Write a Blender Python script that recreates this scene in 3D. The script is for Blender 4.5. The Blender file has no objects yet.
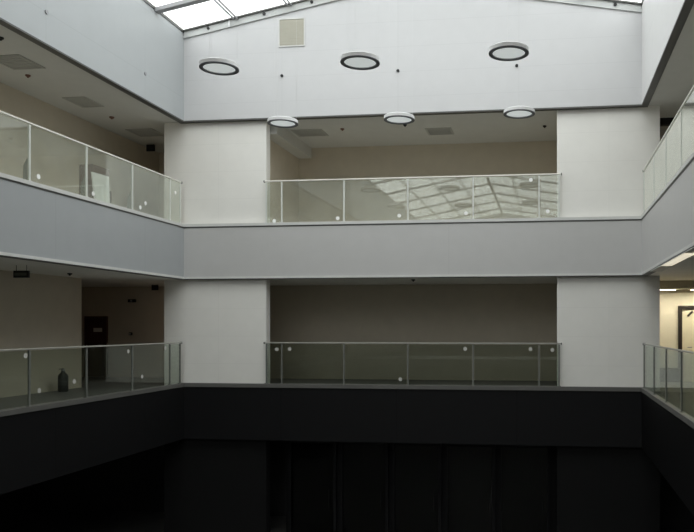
import bpy, bmesh, math, random
from mathutils import Vector, Matrix
S = bpy.context.scene
COL = S.collection
ZO = 5.99                      # eye height above the ground floor; all h values below are relative to the eye

# ------------------------------------------------------------------ camera
cd = bpy.data.cameras.new('camera'); cam = bpy.data.objects.new('camera', cd); COL.objects.link(cam)
cd.sensor_fit = 'HORIZONTAL'; cd.sensor_width = 36.0
cd.lens = 735.0 / 694.0 * 36.0
cd.shift_x = (347 - 460) / 694.0
cd.shift_y = (327 - 266) / 694.0
cd.clip_start = 0.05; cd.clip_end = 400
cam.location = (0, 0, ZO)
cam.rotation_euler = (math.pi / 2, 0, math.atan(90 / 735.0))
S.camera = cam

# ------------------------------------------------------------------ sky and exposure
W = bpy.data.worlds.new('sky'); S.world = W; W.use_nodes = True
bg = W.node_tree.nodes['Background']
bg.inputs['Color'].default_value = (1.0, 0.997, 0.99, 1)
bg.inputs['Strength'].default_value = 2.6
vs = S.view_settings
vs.view_transform = 'Standard'; vs.look = 'None'; vs.gamma = 1.0; vs.use_curve_mapping = False
vs.exposure = 0.66
S.cycles.diffuse_bounces = 8

XL, XR, YB, YF = -9.92, 2.30, 19.0, -21.0       # atrium edges
XO, XE, YE, YS = -17.0, 7.0, 22.4, -25.0       # outer shell
HL, HM, HC0, HC1 = -1.63, 2.73, 1.31, 5.63    # lower floor, upper floor, lower ceiling, upper ceiling
EAVE, RIDGE, XM = 7.94, 9.02, -3.81
EAVE_L = 7.86
HG = -5.99

# sky portal over the well (guides sampling of the sky, emits nothing itself)
pl = bpy.data.lights.new('sky_portal', 'AREA'); pl.shape = 'RECTANGLE'
pl.size = XR - XL; pl.size_y = YB - YF
po = bpy.data.objects.new('sky_portal', pl); COL.objects.link(po)
po.location = ((XL + XR) / 2, (YB + YF) / 2, EAVE + ZO - 0.02)
pl.cycles.is_portal = True

# ------------------------------------------------------------------ materials
def mat(name, col, rough=0.6, metal=0.0, spec=0.3, noise=0.04, scale=3.0, emit=0.0, emit_col=None):
    m = bpy.data.materials.new(name); m.use_nodes = True
    nt = m.node_tree; b = nt.nodes['Principled BSDF']
    b.inputs['Roughness'].default_value = rough
    b.inputs['Metallic'].default_value = metal
    b.inputs['Specular IOR Level'].default_value = spec
    tc = nt.nodes.new('ShaderNodeTexCoord'); nz = nt.nodes.new('ShaderNodeTexNoise')
    nz.inputs['Scale'].default_value = scale; nz.inputs['Detail'].default_value = 4
    nt.links.new(tc.outputs['Object'], nz.inputs['Vector'])
    rp = nt.nodes.new('ShaderNodeValToRGB')
    rp.color_ramp.elements[0].position = 0.3; rp.color_ramp.elements[1].position = 0.7
    rp.color_ramp.elements[0].color = tuple(c * (1 - noise) for c in col) + (1,)
    rp.color_ramp.elements[1].color = tuple(min(1, c * (1 + noise)) for c in col) + (1,)
    nt.links.new(nz.outputs['Fac'], rp.inputs['Fac'])
    nt.links.new(rp.outputs['Color'], b.inputs['Base Color'])
    if emit:
        b.inputs['Emission Color'].default_value = tuple(emit_col or col) + (1,)
        b.inputs['Emission Strength'].default_value = emit
    m['ramp'] = rp.name
    return m

def panel(name, col, step=(1.5, 1.5, 0.62), off=(0, 0, 0), w=0.006, dark=0.80, **k):
    """panelled cladding: thin joint lines on a world grid (0 step = no joints on that axis)"""
    m = mat(name, col, **k); nt = m.node_tree
    tc = nt.nodes.new('ShaderNodeTexCoord'); sp = nt.nodes.new('ShaderNodeSeparateXYZ')
    nt.links.new(tc.outputs['Object'], sp.inputs[0])
    last = None
    for ax, st, of in zip('XYZ', step, off):
        if not st: continue
        a = nt.nodes.new('ShaderNodeMath'); a.operation = 'SUBTRACT'; a.inputs[1].default_value = of
        nt.links.new(sp.outputs[ax], a.inputs[0])
        q = nt.nodes.new('ShaderNodeMath'); q.operation = 'PINGPONG'; q.inputs[1].default_value = st / 2
        nt.links.new(a.outputs[0], q.inputs[0])
        l = nt.nodes.new('ShaderNodeMath'); l.operation = 'LESS_THAN'; l.inputs[1].default_value = w
        nt.links.new(q.outputs[0], l.inputs[0])
        if last is None: last = l
        else:
            x = nt.nodes.new('ShaderNodeMath'); x.operation = 'MAXIMUM'
            nt.links.new(last.outputs[0], x.inputs[0]); nt.links.new(l.outputs[0], x.inputs[1]); last = x
    mx = nt.nodes.new('ShaderNodeMix'); mx.data_type = 'RGBA'
    nt.links.new(last.outputs[0], mx.inputs[0])
    nt.links.new(nt.nodes[m['ramp']].outputs['Color'], mx.inputs[6])
    mx.inputs[7].default_value = tuple(c * dark for c in col) + (1,)
    nt.links.new(mx.outputs[2], nt.nodes['Principled BSDF'].inputs['Base Color'])
    return m

def glass(name, tint, ior=1.5, rough=0.0, gain=1.0, milky=0.0):
    m = bpy.data.materials.new(name); m.use_nodes = True
    nt = m.node_tree; nt.nodes.clear()
    out = nt.nodes.new('ShaderNodeOutputMaterial'); mx = nt.nodes.new('ShaderNodeMixShader')
    tr = nt.nodes.new('ShaderNodeBsdfTransparent'); gl = nt.nodes.new('ShaderNodeBsdfGlossy')
    tr.inputs['Color'].default_value = tuple(tint) + (1,)
    gl.inputs['Color'].default_value = (0.98, 1.0, 0.96, 1); gl.inputs['Roughness'].default_value = rough
    ge = nt.nodes.new('ShaderNodeNewGeometry'); fr = nt.nodes.new('ShaderNodeFresnel')
    mr = nt.nodes.new('ShaderNodeMapRange')
    mr.inputs['To Min'].default_value = ior; mr.inputs['To Max'].default_value = 1 / ior
    nt.links.new(ge.outputs['Backfacing'], mr.inputs['Value']); nt.links.new(mr.outputs[0], fr.inputs['IOR'])
    g = nt.nodes.new('ShaderNodeMath'); g.operation = 'MULTIPLY'; g.inputs[1].default_value = gain; g.use_clamp = True
    nt.links.new(fr.outputs[0], g.inputs[0])
    nt.links.new(g.outputs[0], mx.inputs[0]); nt.links.new(tr.outputs[0], mx.inputs[1]); nt.links.new(gl.outputs[0], mx.inputs[2])
    last = mx
    if milky:                                         # pale milky layer mixed unevenly over the panes
        df = nt.nodes.new('ShaderNodeBsdfDiffuse'); df.inputs['Color'].default_value = (0.82, 0.82, 0.74, 1)
        nz = nt.nodes.new('ShaderNodeTexNoise'); nz.inputs['Scale'].default_value = 1.3
        tc = nt.nodes.new('ShaderNodeTexCoord'); nt.links.new(tc.outputs['Object'], nz.inputs['Vector'])
        dm = nt.nodes.new('ShaderNodeMath'); dm.operation = 'MULTIPLY'; dm.inputs[1].default_value = milky * 2
        nt.links.new(nz.outputs['Fac'], dm.inputs[0])
        m2 = nt.nodes.new('ShaderNodeMixShader')
        nt.links.new(dm.outputs[0], m2.inputs[0]); nt.links.new(mx.outputs[0], m2.inputs[1]); nt.links.new(df.outputs[0], m2.inputs[2])
        last = m2
    nt.links.new(last.outputs[0], out.inputs[0])
    return m

M = {}
M['gable'] = panel('white_gable_panels', (0.565, 0.565, 0.57), step=(3.17, 0, 0.66), off=(-7.14, 0, 6.72 + ZO), w=0.006, dark=0.93, noise=0.012, rough=0.45)
M['fascia'] = panel('grey_aluminium_fascia', (0.505, 0.50, 0.492), step=(8.0, 0, 0), off=(-2.62, 0, 0), w=0.008, dark=0.92, noise=0.015, rough=0.42)
M['side'] = panel('sky_tinted_side_panels', (0.415, 0.435, 0.445), step=(0, 3.59, 1.6), off=(0, 17.06, 6.25 + ZO), w=0.006, dark=0.9, noise=0.012, rough=0.42)  # left copy of the wall panels, sky's blue cast put into the colour
M['fascial'] = panel('sky_tinted_fascia', (0.37, 0.385, 0.395), step=(0, 3.3, 0), off=(0, 17.06, 0), w=0.008, dark=0.9, noise=0.015, rough=0.42)  # cooler, darker fascia copy: sky tint and shade painted in on the left
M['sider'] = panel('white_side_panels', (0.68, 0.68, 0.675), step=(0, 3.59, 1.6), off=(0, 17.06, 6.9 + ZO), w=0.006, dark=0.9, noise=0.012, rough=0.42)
M['cream'] = mat('pale_cream_paint', (0.80, 0.77, 0.66), rough=0.7, noise=0.02)
M['column'] = panel('cream_column_cladding', (0.80, 0.785, 0.745), step=(1.5, 0, 0.75), off=(-9.0, 0, 3.5 + ZO), w=0.005, dark=0.94, noise=0.015, rough=0.5)
M['wall'] = mat('cream_plaster', (0.60, 0.538, 0.442), rough=0.8, noise=0.03)
M['ceil'] = mat('pale_ceiling_board', (0.60, 0.595, 0.57), rough=0.85, noise=0.02)
M['ceil2'] = mat('bounce_lit_ceiling_board', (0.86, 0.85, 0.80), rough=0.85, noise=0.02)  # paler ceiling copy: missing bounced light put into the lower ceiling's colour
M['floor_pale'] = mat('pale_gallery_tile', (0.76, 0.74, 0.68), rough=0.5, noise=0.04)
M['floor'] = mat('grey_gallery_tile', (0.17, 0.165, 0.155), rough=0.45, noise=0.05)
M['black'] = panel('fade_dark_panels', (0.0105, 0.0105, 0.011), step=(3.16, 3.3, 0), off=(-0.85, 17.06, 0), w=0.01, dark=0.5, rough=0.5, spec=0.1)  # darkening toward the bottom painted into the fascia and door frame colour
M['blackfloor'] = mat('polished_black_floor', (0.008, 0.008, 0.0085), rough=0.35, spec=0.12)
M['ground'] = mat('grey_ground_tile', (0.15, 0.148, 0.14), rough=0.5, noise=0.05)
M['groundfade'] = mat('fade_dark_plaster', (0.07, 0.07, 0.07), rough=0.8, spec=0.1)  # ground outer walls, darkened in colour for the bottom fade
M['dkwall'] = mat('fade_and_baseboard_black', (0.009, 0.009, 0.009), rough=0.7, spec=0.1)  # bottom fade painted as ground storey colour; the baseboard shares this black
M['dktrim'] = mat('dark_metal_trim', (0.10, 0.10, 0.095), rough=0.4, metal=0.3)
M['lttrim'] = mat('pale_metal_trim', (0.62, 0.62, 0.60), rough=0.45)
M['kerb'] = mat('dimmed_kerb', (0.12, 0.118, 0.11), rough=0.5)  # darkened copy of the pale kerb, lower level dimness put into the colour
M['rail2'] = mat('dimmed_rail_metal', (0.34, 0.335, 0.30), rough=0.4)  # darkened copy of the cream rail, bottom fade put into the colour
M['post2'] = mat('dimmed_post_metal', (0.15, 0.155, 0.14), rough=0.4)  # post metal likewise darkened in colour for the dim lower level
M['beam'] = mat('pale_grey_roof_steel', (0.50, 0.51, 0.50), rough=0.5)
M['raft'] = mat('grey_roof_steel', (0.34, 0.34, 0.35), rough=0.5)
M['rail'] = mat('cream_rail_metal', (0.80, 0.79, 0.72), rough=0.35, spec=0.5)
M['post'] = mat('pale_post_metal', (0.66, 0.68, 0.64), rough=0.35, spec=0.5)
M['stay'] = mat('dark_green_steel', (0.13, 0.155, 0.135), rough=0.5)
M['cap'] = mat('black_rubber', (0.03, 0.03, 0.035), rough=0.6)
M['white'] = mat('white_enamel', (0.80, 0.80, 0.80), rough=0.4)
M['sticker'] = mat('white_sticker', (0.9, 0.9, 0.88), rough=0.5)
M['sticker2'] = mat('dimmed_sticker', (0.5, 0.49, 0.46), rough=0.5)  # sticker white dimmed in colour for the lower level
M['rim'] = mat('charcoal_rim', (0.13, 0.135, 0.148), rough=0.5)
M['diff'] = mat('lamp_diffuser', (0.8, 0.8, 0.8), rough=0.6, emit=0.28, emit_col=(0.93, 1.0, 0.98))
M['grille'] = mat('beige_grille', (0.40, 0.385, 0.32), rough=0.6)
M['vent'] = mat('grey_ceiling_grille', (0.44, 0.435, 0.41), rough=0.7)
M['sensor'] = mat('rusty_red_plastic', (0.20, 0.10, 0.075), rough=0.5)
M['wood'] = mat('dark_red_wood', (0.065, 0.026, 0.018), rough=0.5)
M['plate'] = mat('pale_plate', (0.55, 0.52, 0.48), rough=0.5)
M['door'] = mat('cream_door_leaf', (0.82, 0.78, 0.62), rough=0.5)
M['frame'] = mat('dark_door_frame', (0.03, 0.025, 0.022), rough=0.5)
M['sign'] = mat('black_sign_housing', (0.012, 0.012, 0.012), rough=0.4)
M['mark'] = mat('dim_sign_marks', (0.09, 0.10, 0.08), rough=0.5)
M['warm'] = mat('warm_lamp_diffuser', (0.9, 0.85, 0.7), emit=24.0, emit_col=(1.0, 0.90, 0.68))
M['board'] = mat('white_board_sheet', (0.93, 0.93, 0.93), rough=0.5)
M['box'] = mat('brown_card', (0.06, 0.03, 0.022), rough=0.7)
M['bottle'] = mat('dark_canister_paint', (0.045, 0.048, 0.042), rough=0.4)
M['wire'] = mat('thin_steel_wire', (0.6, 0.6, 0.6), rough=0.4, metal=0.5)
M['glass'] = glass('milky_railing_glass', (0.93, 0.955, 0.925), gain=2.0, milky=0.085)
M['glass2'] = glass('dimmed_railing_glass', (0.80, 0.84, 0.80), gain=0.9)  # lower copy of the railing glass, dimness put into its tint
M['roofglass'] = glass('roof_glass', (0.93, 0.95, 0.95))
M['shopglass'] = glass('fade_dark_glass', (0.5, 0.5, 0.5), gain=0.35)  # ground door panes, tint darkened to paint in the bottom fade
M['stain'] = None

# ------------------------------------------------------------------ mesh helpers
class MB:
    def __init__(s): s.bm = bmesh.new()
    def box(s, x0, x1, y0, y1, h0, h1):
        v = [s.bm.verts.new((x, y, h + ZO)) for h in (h0, h1) for y in (y0, y1) for x in (x0, x1)]
        for f in ((0, 2, 3, 1), (4, 5, 7, 6), (0, 1, 5, 4), (2, 6, 7, 3), (0, 4, 6, 2), (1, 3, 7, 5)):
            s.bm.faces.new([v[i] for i in f])
        return s
    def prism(s, pts, axis, a0, a1):
        """closed outline pts (2D) extruded along 'x' or 'y'; outline is (y,h) or (x,h)"""
        P = lambda p, a: (a, p[0], p[1] + ZO) if axis == 'x' else (p[0], a, p[1] + ZO)
        A = [s.bm.verts.new(P(p, a0)) for p in pts]; B = [s.bm.verts.new(P(p, a1)) for p in pts]
        n = len(pts)
        s.bm.faces.new(A); s.bm.faces.new(B[::-1])
        for i in range(n): s.bm.faces.new((A[i], B[i], B[(i + 1) % n], A[(i + 1) % n]))
        return s
    def tube(s, a, b, r, n=10):
        a = Vector(a) + Vector((0, 0, ZO)); b = Vector(b) + Vector((0, 0, ZO)); d = (b - a).normalized()
        u = d.orthogonal().normalized(); w = d.cross(u)
        R = [[s.bm.verts.new(p + (u * math.cos(t) + w * math.sin(t)) * r) for t in [2 * math.pi * i / n for i in range(n)]] for p in (a, b)]
        s.bm.faces.new(R[0][::-1]); s.bm.faces.new(R[1])
        for i in range(n): s.bm.faces.new((R[0][i], R[0][(i + 1) % n], R[1][(i + 1) % n], R[1][i]))
        return s
    def lathe(s, c, prof, n=40, close=False):
        """prof: (radius, dh) pairs round the vertical axis at c"""
        rings = []
        for r, dh in prof:
            if r < 1e-5: rings.append([s.bm.verts.new((c[0], c[1], c[2] + dh + ZO))])
            else: rings.append([s.bm.verts.new((c[0] + r * math.cos(2 * math.pi * i / n), c[1] + r * math.sin(2 * math.pi * i / n), c[2] + dh + ZO)) for i in range(n)])
        pairs = list(zip(rings, rings[1:])) + ([(rings[-1], rings[0])] if close else [])
        for A, B in pairs:
            for i in range(n):
                j = (i + 1) % n
                if len(A) == 1 and len(B) == 1: break
                if len(A) == 1: s.bm.faces.new((A[0], B[j], B[i]))
                elif len(B) == 1: s.bm.faces.new((A[i], A[j], B[0]))
                else: s.bm.faces.new((A[i], A[j], B[j], B[i]))
        return s
    def build(s, name, m, parent=None, bevel=0.0, smooth=False):
        bmesh.ops.recalc_face_normals(s.bm, faces=s.bm.faces)
        me = bpy.data.meshes.new(name); s.bm.to_mesh(me); s.bm.free()
        if smooth:
            for p in me.polygons: p.use_smooth = len(p.vertices) <= 4
            me.set_sharp_from_angle(angle=math.radians(40))
        me.materials.append(m)
        o = bpy.data.objects.new(name, me); COL.objects.link(o)
        if parent is not None:
            o.parent = parent; o.matrix_parent_inverse = Matrix.Translation(world_loc(parent)).inverted()
        if bevel:
            b = o.modifiers.new('bevel', 'BEVEL'); b.width = bevel; b.segments = 2; b.limit_method = 'ANGLE'
        return o
def world_loc(o):
    v = o.location.copy()
    p = o.parent
    if p is not None and o.type != 'MESH': v = v + world_loc(p)
    if o.type == 'MESH': v = Vector((0, 0, 0))
    return v
def struct(o): o['kind'] = 'structure'; return o
def thing(name, label, cat, loc, group=None):
    o = bpy.data.objects.new(name, None); COL.objects.link(o)
    o.location = (loc[0], loc[1], loc[2] + ZO); o.empty_display_size = 0.2
    o['label'] = label; o['category'] = cat
    if group: o['group'] = group
    return o
def sset(name, loc=(0, 0, 0)):
    o = bpy.data.objects.new(name, None); COL.objects.link(o)
    o.location = (loc[0], loc[1], loc[2] + ZO); o['kind'] = 'structure'
    return o
B = lambda *a: MB().box(*a)

# ------------------------------------------------------------------ shell: floors and ceilings ring the well
T = 0.15
def ring(h0, h1, name, m):
    b = MB()
    b.box(XO, XL - T, YS, YE, h0, h1)
    b.box(XR + T, XE, YS, YE, h0, h1)
    b.box(XL - T, XR + T, YB + T, YE, h0, h1)
    b.box(XL - T, XR + T, YS, YF - T, h0, h1)
    return struct(b.build(name, m))
ring(HL - 0.06, HL, 'floor_lower', M['floor'])
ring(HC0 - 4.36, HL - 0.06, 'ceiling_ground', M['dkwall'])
ring(HM - 0.06, HM, 'floor_upper', M['floor_pale'])
ring(HC0, HM - 0.06, 'ceiling_lower', M['ceil2'])
ring(HC1, HC1 + 0.25, 'ceiling_upper', M['ceil'])
struct(B(XO, XE, YS, YE, HG - 0.3, HG).build('floor', M['ground']))

# fascias round the well
def fascia(h0, h1, tag, mb, ml, mr):
    struct(B(XL - T, XR + T, YB, YB + T, h0, h1).build('wall_back_' + tag, mb))
    struct(B(XL - T, XR + T, YF - T, YF, h0, h1).build('wall_front_' + tag, mb))
    struct(B(XL - T, XL, YF, YB, h0, h1).build('wall_left_' + tag, ml))
    struct(B(XR, XR + T, YF, YB, h0, h1).build('wall_right_' + tag, mr))
fascia(HC0, HM, 'fascia', M['fascia'], M['fascial'], M['fascia'])
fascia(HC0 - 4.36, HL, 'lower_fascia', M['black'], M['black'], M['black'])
# gable walls and side walls under the roof
for nm, y0, y1 in (('wall_back', YB, YB + T), ('wall_front', YF - T, YF)):
    struct(MB().prism([(XL - T, HC1), (XR + T, HC1), (XR + T, EAVE), (XM, RIDGE), (XL - T, EAVE_L - .02)], 'y', y0, y1).build(nm, M['gable']))
struct(B(XL - T, XL, YF, YB, HC1, EAVE_L + 0.16).build('wall_left', M['side']))
struct(B(XR, XR + T, YF, YB, HC1, EAVE + 0.16).build('wall_right', M['sider']))
# trims: dark metal strip under each fascia, pale kerb above
def ringtrim(h0, h1, d, name, m, inset=0.0):
    b = MB(); q = inset
    b.box(XL + q - d, XR - q + d, YB - q, YB - q + d, h0, h1)
    b.box(XL + q - d, XR - q + d, YF + q - d, YF + q, h0, h1)
    b.box(XL + q - d, XL + q, YF + q, YB - q, h0, h1)
    b.box(XR - q, XR - q + d, YF + q, YB - q, h0, h1)
    return struct(b.build(name, m))
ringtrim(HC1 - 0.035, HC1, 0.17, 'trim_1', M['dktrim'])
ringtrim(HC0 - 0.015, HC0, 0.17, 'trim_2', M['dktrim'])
ringtrim(HC0, HC0 + 0.06, 0.012, 'trim_3', M['lttrim'], inset=0.012)
ringtrim(HM, HM + 0.075, 0.14, 'trim_4', M['lttrim'], inset=0.02)
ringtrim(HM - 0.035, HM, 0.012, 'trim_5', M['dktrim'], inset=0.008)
ringtrim(HL, HL + 0.10, 0.14, 'trim_6', M['kerb'], inset=0.02)

# the walkway the view is taken from
struct(B(XL, XR, -2.6, 1.2, HL - .35, HL).build('floor_walkway', M['floor']))
# outer walls
struct(B(XO, -12.55, YS, 18.45, HL, HC0).build('wall_left_gallery', M['wall']))
struct(B(XO, -12.55, YS, YE, HM, HC1).build('wall_left_upper_gallery', M['wall']))
for sfx, h0, h1, m in (('', HL - .06, HC1 + .25, M['wall']), ('_ground', HG, HL - .06, M['groundfade'])):
    struct(B(XO - 0.2, XO, YS, YE, h0, h1).build('wall_left_outer' + sfx, m))
    struct(B(XO - 0.2, XE + 0.2, YE, YE + 0.2, h0, h1).build('wall_back_gallery' + sfx, m))
    struct(B(XE, XE + 0.2, YS, YE, h0, h1).build('wall_right_gallery' + sfx, m))
    struct(B(XO - 0.2, XE + 0.2, YS - 0.2, YS, h0, h1).build('wall_front_gallery' + sfx, m))
struct(B(2.6, XE, YE - .02, YE, HL, HC0).build('wall_end', M['cream']))

# columns: one broad pier each side of the back openings, on each storey
YC = YB + T
for nm, h0, h1, m in (('upper', HM, HC1, M['column']), ('lower', HL, HC0, M['column']), ('ground', HG, HC0 - 4.36, M['dkwall'])):
    struct(B(-10.57, -7.64, YC, YC + .28, h0, h1).build('wall_left_pier_' + nm, m))
    struct(B(0.18, 2.77, YC, YC + .28, h0, h1).build('wall_right_pier_' + nm, m))
for nm, h0, h1 in (('upper', HM, HC1), ('lower', HL, HC0)):
    struct(B(-10.4, -7.87 if nm == 'upper' else -8.95, YC + .28, YE, h0, h1).build('wall_side_' + nm, M['wall']))
    struct(B(0.45, 2.6, YC + .28, YE, h0, h1).build('wall_inner_' + nm, M['wall']))
# dropped bulkhead over the left end of the upper back gallery
struct(B(-7.87, -7.45, YC + 0.3, YE, HC1 - 0.32, HC1).build('trim_7', M['ceil']))
struct(B(0.75, XE, YE - 0.03, YE, HL, HL + 0.42).build('baseboard_back', M['dkwall']))

# ground floor: inner wall and framed doors behind the void, bottom fade put into their colours
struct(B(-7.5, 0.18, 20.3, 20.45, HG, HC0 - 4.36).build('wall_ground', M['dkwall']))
k = 0
for x0, x1 in ((-7.4, -6.0), (-5.9, -4.5), (-4.4, -3.0), (-2.9, -1.5), (-1.4, 0.0)):
    k += 1
    d = sset('door_%d' % (k + 2), (0.5 * (x0 + x1), 20.2, HG))
    f = MB(); t = HC0 - 4.36 - 0.15
    f.box(x0, x0 + .08, 20.18, 20.3, HG, t); f.box(x1 - .08, x1, 20.18, 20.3, HG, t); f.box(x0 + .08, x1 - .08, 20.18, 20.3, t - .1, t)
    f.build('door_frame', M['black'], d)
    B(x0 + .08, x1 - .08, 20.22, 20.24, HG, t - .1).build('pane', M['shopglass'], d)
    MB().tube((x1 - .2, 20.16, HG + .9), (x1 - .2, 20.16, HG + 1.4), .015).build('handle', M['black'], d)

# ------------------------------------------------------------------ skylight
sky = sset('window_1', (XM, (YF + YB) / 2, RIDGE))
G0 = 0.22                                            # glass sits this far above the wall tops
def hs(x): return RIDGE - (x - XM) / (XR - XM) * (RIDGE - EAVE) if x > XM else RIDGE - (XM - x) / (XM - XL) * (RIDGE - EAVE_L)
for sgn, xe in ((-1, XL), (1, XR)):
    MB().prism([(xe, hs(xe) + G0), (XM, RIDGE + G0), (XM, RIDGE + G0 + .02), (xe, hs(xe) + G0 + .02)], 'y', YF - T, YB + T).build('pane', M['roofglass'], sky)
    MB().prism([(xe, hs(xe) + .13), (XM, RIDGE + .13), (XM, RIDGE + G0 + .1), (xe, hs(xe) + G0 + .1)], 'y', .5, 9.5).build('added_light_block', M['ceil'], sky)  # unseen solid stretch added to block skylight and dim the lower walls
    # gable beam along the top of the back wall, with bolts
    gb = MB().prism([(xe, hs(xe)), (XM, RIDGE), (XM, RIDGE + G0 - .01), (xe, hs(xe) + G0 - .01)], 'y', YB - 0.04, YB + T).build('gable_beam', M['beam'], sky)
    MB().prism([(xe, hs(xe)), (XM, RIDGE), (XM, RIDGE + G0 - .01), (xe, hs(xe) + G0 - .01)], 'y', YF - T, YF + 0.04).build('gable_beam', M['beam'], sky)
    MB().prism([(xe, hs(xe) + G0 - .04), (XM, RIDGE + G0 - .04), (XM, RIDGE + G0 - .001), (xe, hs(xe) + G0 - .001)], 'y', YB - 0.09, YB - 0.04).build('edge_bead', M['dktrim'], sky)
    y = YB - 1.42
    while y > YF + .3:
        MB().prism([(xe, hs(xe) + .12), (XM, RIDGE + .12), (XM, RIDGE + G0 - .002), (xe, hs(xe) + G0 - .002)], 'y', y - .09, y + .09).build('rafter', M['raft'], sky)
        y -= 3.3
    for j in range(1, 5):
        x = xe + (XM - xe) * j / 4.0 * (0.985 if j < 4 else 1.0)
        h = hs(x) + G0
        if j < 4:
            for q in (-.05, .05):
                B(x + q - .02, x + q + .02, YF, YB, h - .07, h - .012 - .02).build('purlin', M['raft'], sky)
        elif sgn < 0:
            B(x - .08, x + .08, YF, YB, h - .12, h - .035).build('ridge_bar', M['raft'], sky)
    B(xe - (.06 if sgn < 0 else .02), xe + (.02 if sgn < 0 else .06), YF, YB, hs(xe) + .16, hs(xe) + .24).build('eave_gutter', M['dktrim'], sky)
for x in (-9.2, -7.62, -6.3, -4.99, -2.4, 0.1, 1.64):
    h = hs(x) + .11
    MB().tube((x, YB - .07, h), (x, YB - .03, h), .042, 12).build('bolt', M['sign'], sky)
B(-8.62, -8.585, YB - .06, YB - .04, hs(-8.6) + .0, hs(-8.6) + G0 - .02).build('joint_strip', M['white'], sky)

# anchor discs on the walls
for x, w in ((-7.14, 'above the leftmost far ring lamp'), (-3.97, 'above the middle far ring lamp'), (-0.85, 'above the rightmost far ring lamp')):
    o = MB().tube((x, YB - .025, 6.74), (x, YB, 6.74), .04, 12).build('wall_anchor', M['sign'])
    o['label'] = 'small dark disc on the gable wall ' + w; o['category'] = 'anchor'; o['group'] = 'anchor discs on the atrium walls'
for y, w in ((13.47, 'nearer the camera, at the upper left'), (17.06, 'nearer the back corner')):
    o = MB().tube((XL, y, 6.25), (XL + .025, y, 6.25), .042, 12).build('wall_anchor', M['raft'])
    o['label'] = 'small grey anchor disc on the blue-grey left wall, ' + w; o['category'] = 'anchor'; o['group'] = 'anchor discs on the atrium walls'

# square grille in the gable
v = thing('air_vent', 'square beige louvred grille with a pale border, high on the white gable wall', 'vent', (-6.86, YB, 7.89))
x0, x1, h0, h1 = -7.23, -6.50, 7.51, 8.27
f = MB()
q_ = .03
f.box(x0, x1, YB - .02, YB, h0, h0 + q_); f.box(x0, x1, YB - .02, YB, h1 - q_, h1)
f.box(x0, x0 + q_, YB - .02, YB, h0 + q_, h1 - q_); f.box(x1 - q_, x1, YB - .02, YB, h0 + q_, h1 - q_)
f.build('border', M['lttrim'], v)
B(x0 + q_, x1 - q_, YB - .006, YB, h0 + q_, h1 - q_).build('backing', M['grille'], v)
for i in range(9):
    h = h0 + .06 + i * .072
    MB().prism([(YB - .006, h + .072), (YB - .011, h + .008), (YB - .014, h + .008), (YB - .009, h + .072)], 'x', x0 + .05, x1 - .05).build('slat', M['grille'], v)

# ------------------------------------------------------------------ pendant ring lamps
RL = (('leftmost', 'middle', 'rightmost'),) * 2
RW = ('in the nearer, higher row', 'in the farther, lower row')
for r, row in enumerate((((-5.555, 11.85, 4.365), (-3.113, 11.85, 4.356), (-.66, 11.85, 4.40)), ((-5.685, 15.18, 4.353), (-3.145, 15.18, 4.345), (-.63, 15.18, 4.38)))):
    for c, (x, y, H) in enumerate(row):
        t = thing('ring_lamp', RL[r][c] + ' of three white dark-rimmed ring lamps ' + RW[r], 'lamp', (x, y, H), 'suspended ring lamps in the atrium')
        R = 0.32
        MB().lathe((x, y, H), [(R, .012), (R, .075), (R - .012, .085), (R - .05, .085), (R - .05, .012)], 48, True).build('housing', M['white'], t, smooth=True)
        MB().lathe((x, y, H), [(R + .004, .0), (R + .004, .014), (R - .058, .014), (R - .058, .0)], 48, True).build('rim', M['rim'], t, smooth=True)
        MB().lathe((x, y, H), [(0, .03), (R - .052, .03), (R - .052, .045), (0, .045)], 48).build('diffuser', M['diff'], t)
        for k in range(3):
            a = 2 * math.pi * (k / 3 + .08)
            px, py = x + (R - .03) * math.cos(a), y + (R - .03) * math.sin(a)
            MB().tube((px, py, H + .083), (px, py, hs(px) + G0 - .03), .0016, 5).build('cable', M['wire'], t)

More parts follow.
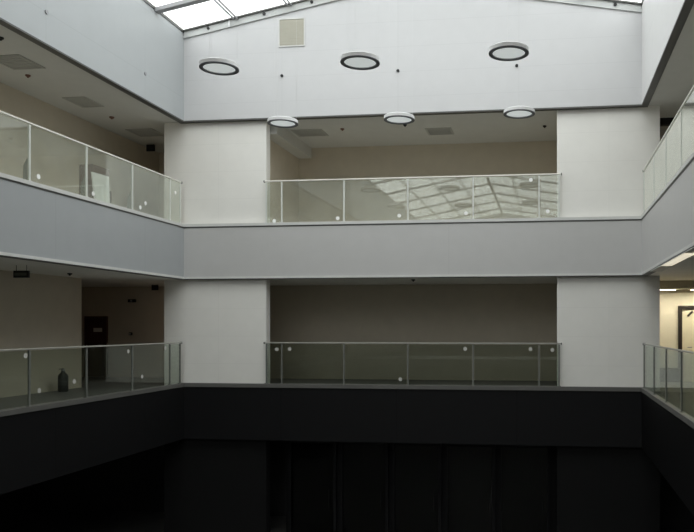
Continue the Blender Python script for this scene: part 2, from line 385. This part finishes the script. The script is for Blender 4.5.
# ------------------------------------------------------------------ glass railings
def railing(label, axis, fixed, ends, posts, H, stickers, low, base):
    """axis 'x': runs along x at y=fixed; 'y': runs along y at x=fixed. H floor edge height; stickers (pos, h)"""
    mid = 0.5 * (ends[0] + ends[1])
    t = thing('glass_railing', label, 'railing', (mid, fixed, H + base) if axis == 'x' else (fixed, mid, H + base), 'glass balustrades round the atrium')
    def bx(a0, a1, d0, d1, h0, h1):
        return B(a0, a1, fixed + d0, fixed + d1, h0, h1) if axis == 'x' else B(fixed + d0, fixed + d1, a0, a1, h0, h1)
    top = H + 1.22
    bx(ends[0], ends[1], -.025, .025, top - .034, top).build('handrail', M['rail2' if low else 'rail'], t, bevel=.008)
    for e in ends:
        bx(e - .012, e + .012, -.032, .032, top - .046, top + .006).build('end_cap', M['cap'], t)
    allp = [ends[0] + .06] + list(posts) + [ends[1] - .06]
    for i, p in enumerate(allp):
        pp = bx(p - .018, p + .018, -.018, .018, H + base, top - .04).build('post', M['post2' if low else 'post'], t)
        bx(p - .045, p + .045, -.036, .036, H + base, H + base + .016).build('foot_plate', M['post2' if low else 'post'], pp)
        if axis == 'y' and not low and fixed < -5 and 0 < i < len(allp) - 2:
            g_ = -1 if fixed < -5 else 1             # raking stay on the gallery side of the post
            MB().prism([(fixed + g_ * .02, H + base), (fixed + g_ * .13, H + base), (fixed + g_ * .115, H + base + .32), (fixed + g_ * .04, H + base + .44), (fixed + g_ * .02, H + base + .46)], 'y', p - .012, p + .012).build('stay', M['stay'], pp)
    for a, b in zip(allp, allp[1:]):
        g = bx(a + .03, b - .03, -.006, .006, H + base + .02, top - .045).build('glass_panel', M['glass2' if low else 'glass'], t)
        for s, hh in stickers:
            if a + .03 < s < b - .03:
                n = -.009 if axis == 'x' else (.009 if fixed < -5 else -.009)
                if axis == 'x': MB().tube((s, fixed + n * .75, hh), (s, fixed + n * 1.3, hh), .05, 14).build('sticker', M['sticker2' if low else 'sticker'], g)
                else: MB().tube((fixed + n * .75, s, hh), (fixed + n * 1.3, s, hh), .05, 14).build('sticker', M['sticker2' if low else 'sticker'], g)
BP = [-7.17, -5.45, -3.72, -1.99, -0.28]
YR = YB + .07
railing('glass railing across the upper back gallery, below the far ring lamps', 'x', YR, (-7.66, 0.29), BP, HM,
        [(-7.38, 2.86), (-5.62, 2.9), (-3.95, 2.94), (-2.18, 2.97), (-0.49, 3.80), (-0.06, 2.98)], 0, .075)
railing('dim glass railing across the lower back gallery, above the black fascia', 'x', YR, (-7.66, 0.29), BP, HL,
        [(-7.31, -.60), (-6.95, -.59), (-3.92, -1.38), (-2.2, -.57), (-.50, -.57), (.06, -.59)], 1, .10)
LP = [4.4, 6.15, 7.88, 9.6, 11.33, 13.06, 14.82, 16.58, 18.34]
XRL = XL - .05
railing('glass railing along the upper left gallery, with a white board behind', 'y', XRL, (2.6, 18.94), LP, HM,
        [(13.31, 2.95), (16.92, 2.93), (17.15, 3.07), (15.05, 2.93), (18.62, 3.6)], 0, .075)
railing('dim glass railing along the lower left gallery, under the hanging dark sign', 'y', XRL, (2.6, 18.94), LP, HL,
        [(12.95, -.55), (13.33, -1.25), (16.4, -.58), (17.0, -1.22), (18.1, -.55), (14.4, -1.15)], 1, .10)
XRR = XR + .05
RP = [4.9, 6.62, 8.35, 10.1, 11.85, 13.6, 15.35, 17.1]
railing('steeply foreshortened glass railing on the upper right gallery', 'y', XRR, (2.6, 18.94), RP, HM, [(12.35, 3.72)], 0, .075)
railing('dim glass railing on the lower right gallery, before the lit cream door', 'y', XRR, (2.6, 18.94), RP, HL, [], 1, .10)

# ------------------------------------------------------------------ doors on the end wall
def door(nm, x0, x1, top, leaf, fr, fw, h0=HL):
    d = sset(nm, (.5 * (x0 + x1), YE, h0))
    f = MB(); f.box(x0, x0 + fw, YE - .09, YE, h0, top); f.box(x1 - fw, x1, YE - .09, YE, h0, top); f.box(x0 + fw, x1 - fw, YE - .09, YE, top - fw, top)
    f.build('door_frame', fr, d)
    B(x0 + fw, x1 - fw, YE - .05, YE, h0 + .01, top - fw).build('door_leaf', leaf, d)
    return d
d = door('door_1', -15.08, -14.31, .35, M['wood'], M['wood'], .07)
B(-14.78, -14.48, YE - .06, YE - .05, -.16, -.03).build('plate', M['plate'], d)
MB().tube((-14.45, YE - .09, -.6), (-14.58, YE - .09, -.6), .014).build('handle', M['raft'], d)
d = door('door_2', 3.76, 4.86, .63, M['door'], M['frame'], .11)
MB().tube((4.03, YE - .08, .32), (4.17, YE - .08, .46), .03).build('door_closer', M['frame'], d)
MB().tube((4.02, YE - .09, -.6), (4.15, YE - .09, -.6), .014).build('handle', M['raft'], d)
struct(B(2.6, 4.6, 20.3, 20.45, 5.44, HC1).build('trim_8', M['sign']))

# ------------------------------------------------------------------ ceiling fittings
def cvent(x, y, H, sx, sy, label):
    t = thing('ceiling_vent', label, 'vent', (x, y, H), 'grey ceiling vents in the upper galleries')
    f = MB(); a, b = sx / 2, sy / 2; w = .05
    f.box(x - a, x + a, y - b, y - b + w, H - .02, H); f.box(x - a, x + a, y + b - w, y + b, H - .02, H)
    f.box(x - a, x - a + w, y - b + w, y + b - w, H - .02, H); f.box(x + a - w, x + a, y - b + w, y + b - w, H - .02, H)
    f.build('vent_frame', M['vent'], t)
    B(x - a + w, x + a - w, y - b + w, y + b - w, H - .006, H).build('backing', M['vent'], t)
    for i in range(7):
        yy = y - b + w + (i + .5) * (sy - 2 * w) / 7
        B(x - a + w, x + a - w, yy - .012, yy + .012, H - .018, H - .006).build('slat', M['vent'], t)
cvent(-11.25, 14.35, HC1, .75, .8, 'square grey vent nearest the camera in the upper left gallery ceiling')
cvent(-11.58, 17.1, HC1, .60, .8, 'square grey vent in the upper left gallery ceiling above the white board')
cvent(-11.6, 20.0, HC1, .8, .8, 'shadowed grey vent at the far end of the upper left gallery ceiling')
cvent(-6.9, 20.6, HC1, .9, .7, 'grey ceiling vent behind the leftmost far ring lamp')
cvent(-3.15, 20.9, HC1, .75, .7, 'grey ceiling vent in the middle of the upper back gallery ceiling')

def sensor(x, y, H, label, m, r=.055):
    t = thing('smoke_detector', label, 'detector', (x, y, H), 'small ceiling detectors in the galleries')
    MB().lathe((x, y, H), [(0, 0), (r, 0), (r, -.02), (r * .8, -.035), (0, -.035)], 20).build('base_plate', m, t)
    MB().lathe((x, y, H), [(0, -.035), (r * .5, -.035), (r * .35, -.06), (0, -.065)], 16).build('sensor_head', m, t)
sensor(-10.6, 13.1, HC1, 'dark ceiling detector at the left picture edge, beside the nearest vent', M['sign'])
sensor(-11.58, 15.13, HC1, 'rusty ceiling detector between the two nearer vents, upper left gallery', M['sensor'])
sensor(-11.66, 18.42, HC1, 'rusty red ceiling detector nearest the left pier, upper left gallery', M['sensor'], .065)
sensor(-5.85, 20.3, HC1, 'dull brown ceiling detector beside the vent behind the left far lamp', M['sensor'])
sensor(-4.0, 20.1, HC1, 'dark ceiling detector just below the middle far ring lamp', M['sign'], .05)
sensor(-.15, 20.7, HC1, 'dark ceiling detector beside the right pier, upper back gallery', M['sign'], .05)
sensor(-11.6, 16.6, HC0, 'dark ceiling detector in the lower left gallery, beside the hanging sign', M['sign'])
sensor(-3.73, 19.9, HC0, 'dark ceiling detector in the middle of the lower back gallery', M['sign'])

def hang_sign(x, y, H, w, hh, drop, label, marks=True):
    t = thing('hanging_sign', label, 'sign', (x, y, H), 'dark signs hung from the gallery ceilings')
    B(x - w / 2, x + w / 2, y - .03, y + .03, H - drop - hh, H - drop).build('sign_box', M['sign'], t, bevel=.005)
    for s in (-.35, .35):
        MB().tube((x + s * w, y, H - drop), (x + s * w, y, H), .006, 6).build('hanger', M['sign'], t)
    if marks:
        f = MB()
        for i, q in enumerate((-.32, -.12, .1, .3)):
            f.box(x + q * w - .035, x + q * w + .035, y - .033, y - .03, H - drop - hh * .7, H - drop - hh * .3)
        f.build('sign_marks', M['mark'], t)
hang_sign(-11.13, 14.35, HC0, .34, .15, .115, 'black oblong sign hung from the lower left gallery ceiling at the picture edge')
hang_sign(-12.06, 21.3, HC0, .20, .16, .02, 'small black box sign by the left pier under the lower gallery ceiling', False)
hang_sign(-12.2, 21.3, HC1, .26, .20, .02, 'small black box sign by the left pier under the upper gallery ceiling', False)

def wall_unit(x, H, w, h, label, nm, cat):
    t = thing(nm, label, cat, (x, YE, H))
    B(x - w / 2, x + w / 2, YE - .08, YE, H - h / 2, H + h / 2).build('body', M['sign'], t, bevel=.015)
    MB().tube((x, YE - .1, H), (x, YE - .08, H), min(w, h) * .3, 12).build('lens', M['raft'], t)
wall_unit(-13.45, .85, .26, .10, 'flat dark emergency light on the end wall, right of the red door', 'emergency_light', 'light')
wall_unit(-13.5, -.22, .10, .10, 'small dark call point on the end wall, right of the red door', 'call_point', 'alarm')
wall_unit(-13.0, 5.0, .30, .12, 'small dark wall light at the far end of the upper left gallery', 'emergency_light', 'light')

# ceiling lamps in the lower right gallery
M['dim'] = mat('added_fill_glow', (0.9, 0.85, 0.75), emit=2.4, emit_col=(1.0, 0.86, 0.74))  # glow of an added fill lamp that brightens the dark left recess
def clamp(x0, x1, y0, y1, H, label, lit='warm'):
    t = thing('ceiling_light', label, 'light', ((x0 + x1) / 2, (y0 + y1) / 2, H), 'warm ceiling lights in the lower galleries')
    f = MB(); w = .04
    f.box(x0, x1, y0, y0 + w, H - .04, H); f.box(x0, x1, y1 - w, y1, H - .04, H)
    f.box(x0, x0 + w, y0 + w, y1 - w, H - .04, H); f.box(x1 - w, x1, y0 + w, y1 - w, H - .04, H)
    f.build('light_frame', M['white'], t)
    B(x0 + w, x1 - w, y0 + w, y1 - w, H - .03, H).build('diffuser', M[lit], t)
struct(B(2.6, XE, 21.3, YE - .02, 1.10, HC0).build('trim_9', M['grille']))
clamp(3.05, 3.62, 21.5, 21.8, 1.10, 'warm lit ceiling panel nearest the right pier, before the cream door')
clamp(3.95, 5.15, 21.5, 21.8, 1.10, 'long warm lit ceiling panel right of the other one, above the cream door')
clamp(-11.0, -10.5, 20.4, 21.4, HC0, 'added unseen fill light behind the left pier, lower left gallery', 'dim')
t = thing('reflection_strip', 'glowing strip standing in for a warm reflection under the right fascia edge, before the lower right gallery', 'light', (XR + .1, 15.2, HC0 - .015))  # no lamp here: glow added in place of a reflection on the trim
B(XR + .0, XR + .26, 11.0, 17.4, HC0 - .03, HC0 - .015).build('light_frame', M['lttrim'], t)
B(XR + .01, XR + .22, 13.1, 15.75, HC0 - .036, HC0 - .03).build('diffuser', mat('reflection_glow', (.8, .76, .65), emit=.42, emit_col=(1, .92, .72)), t)

# ------------------------------------------------------------------ loose things on the galleries
t = thing('white_board', 'white board sheet leaning behind the upper left railing', 'board', (-10.25, 15.76, HM))
MB().prism([(15.46, 2.73), (16.0, 2.73), (16.08, 3.52), (15.44, 3.50)], 'x', -10.20, -10.17).build('sheet', M['board'], t)
for q in t.children[0].data.vertices: q.co.x -= (q.co.z - ZO - HM) * .10
B(-10.27, -10.22, 15.5, 15.98, 2.76, 2.80).build('batten', M['box'], t)
t = thing('carton', 'brown carton stack standing behind the white board, upper left gallery', 'carton', (-10.72, 16.3, HM))
B(-10.92, -10.52, 15.95, 16.62, HM, HM + .55).build('carton_body', M['box'], t, bevel=.01)
B(-10.90, -10.54, 15.93, 16.56, HM + .55, HM + 1.06).build('upper_carton', M['box'], t, bevel=.01)
B(-10.75, -10.69, 15.94, 16.55, HM + 1.06, HM + 1.063).build('tape', M['vent'], t)

t = thing('fire_extinguisher', 'dark bottle-shaped canister on the lower left gallery floor', 'extinguisher', (-12.2, 17.2, HL))
MB().lathe((-12.2, 17.2, HL), [(0, 0), (.11, 0), (.12, .02), (.12, .38), (.10, .44), (.05, .48), (.04, .52), (0, .52)], 24).build('tank', M['bottle'], t, smooth=True)
MB().lathe((-12.2, 17.2, HL), [(0, .52), (.045, .52), (.045, .57), (0, .57)], 16).build('valve', M['raft'], t)
B(-12.215, -12.185, 17.06, 17.22, HL + .565, HL + .585).build('lever', M['sign'], t)
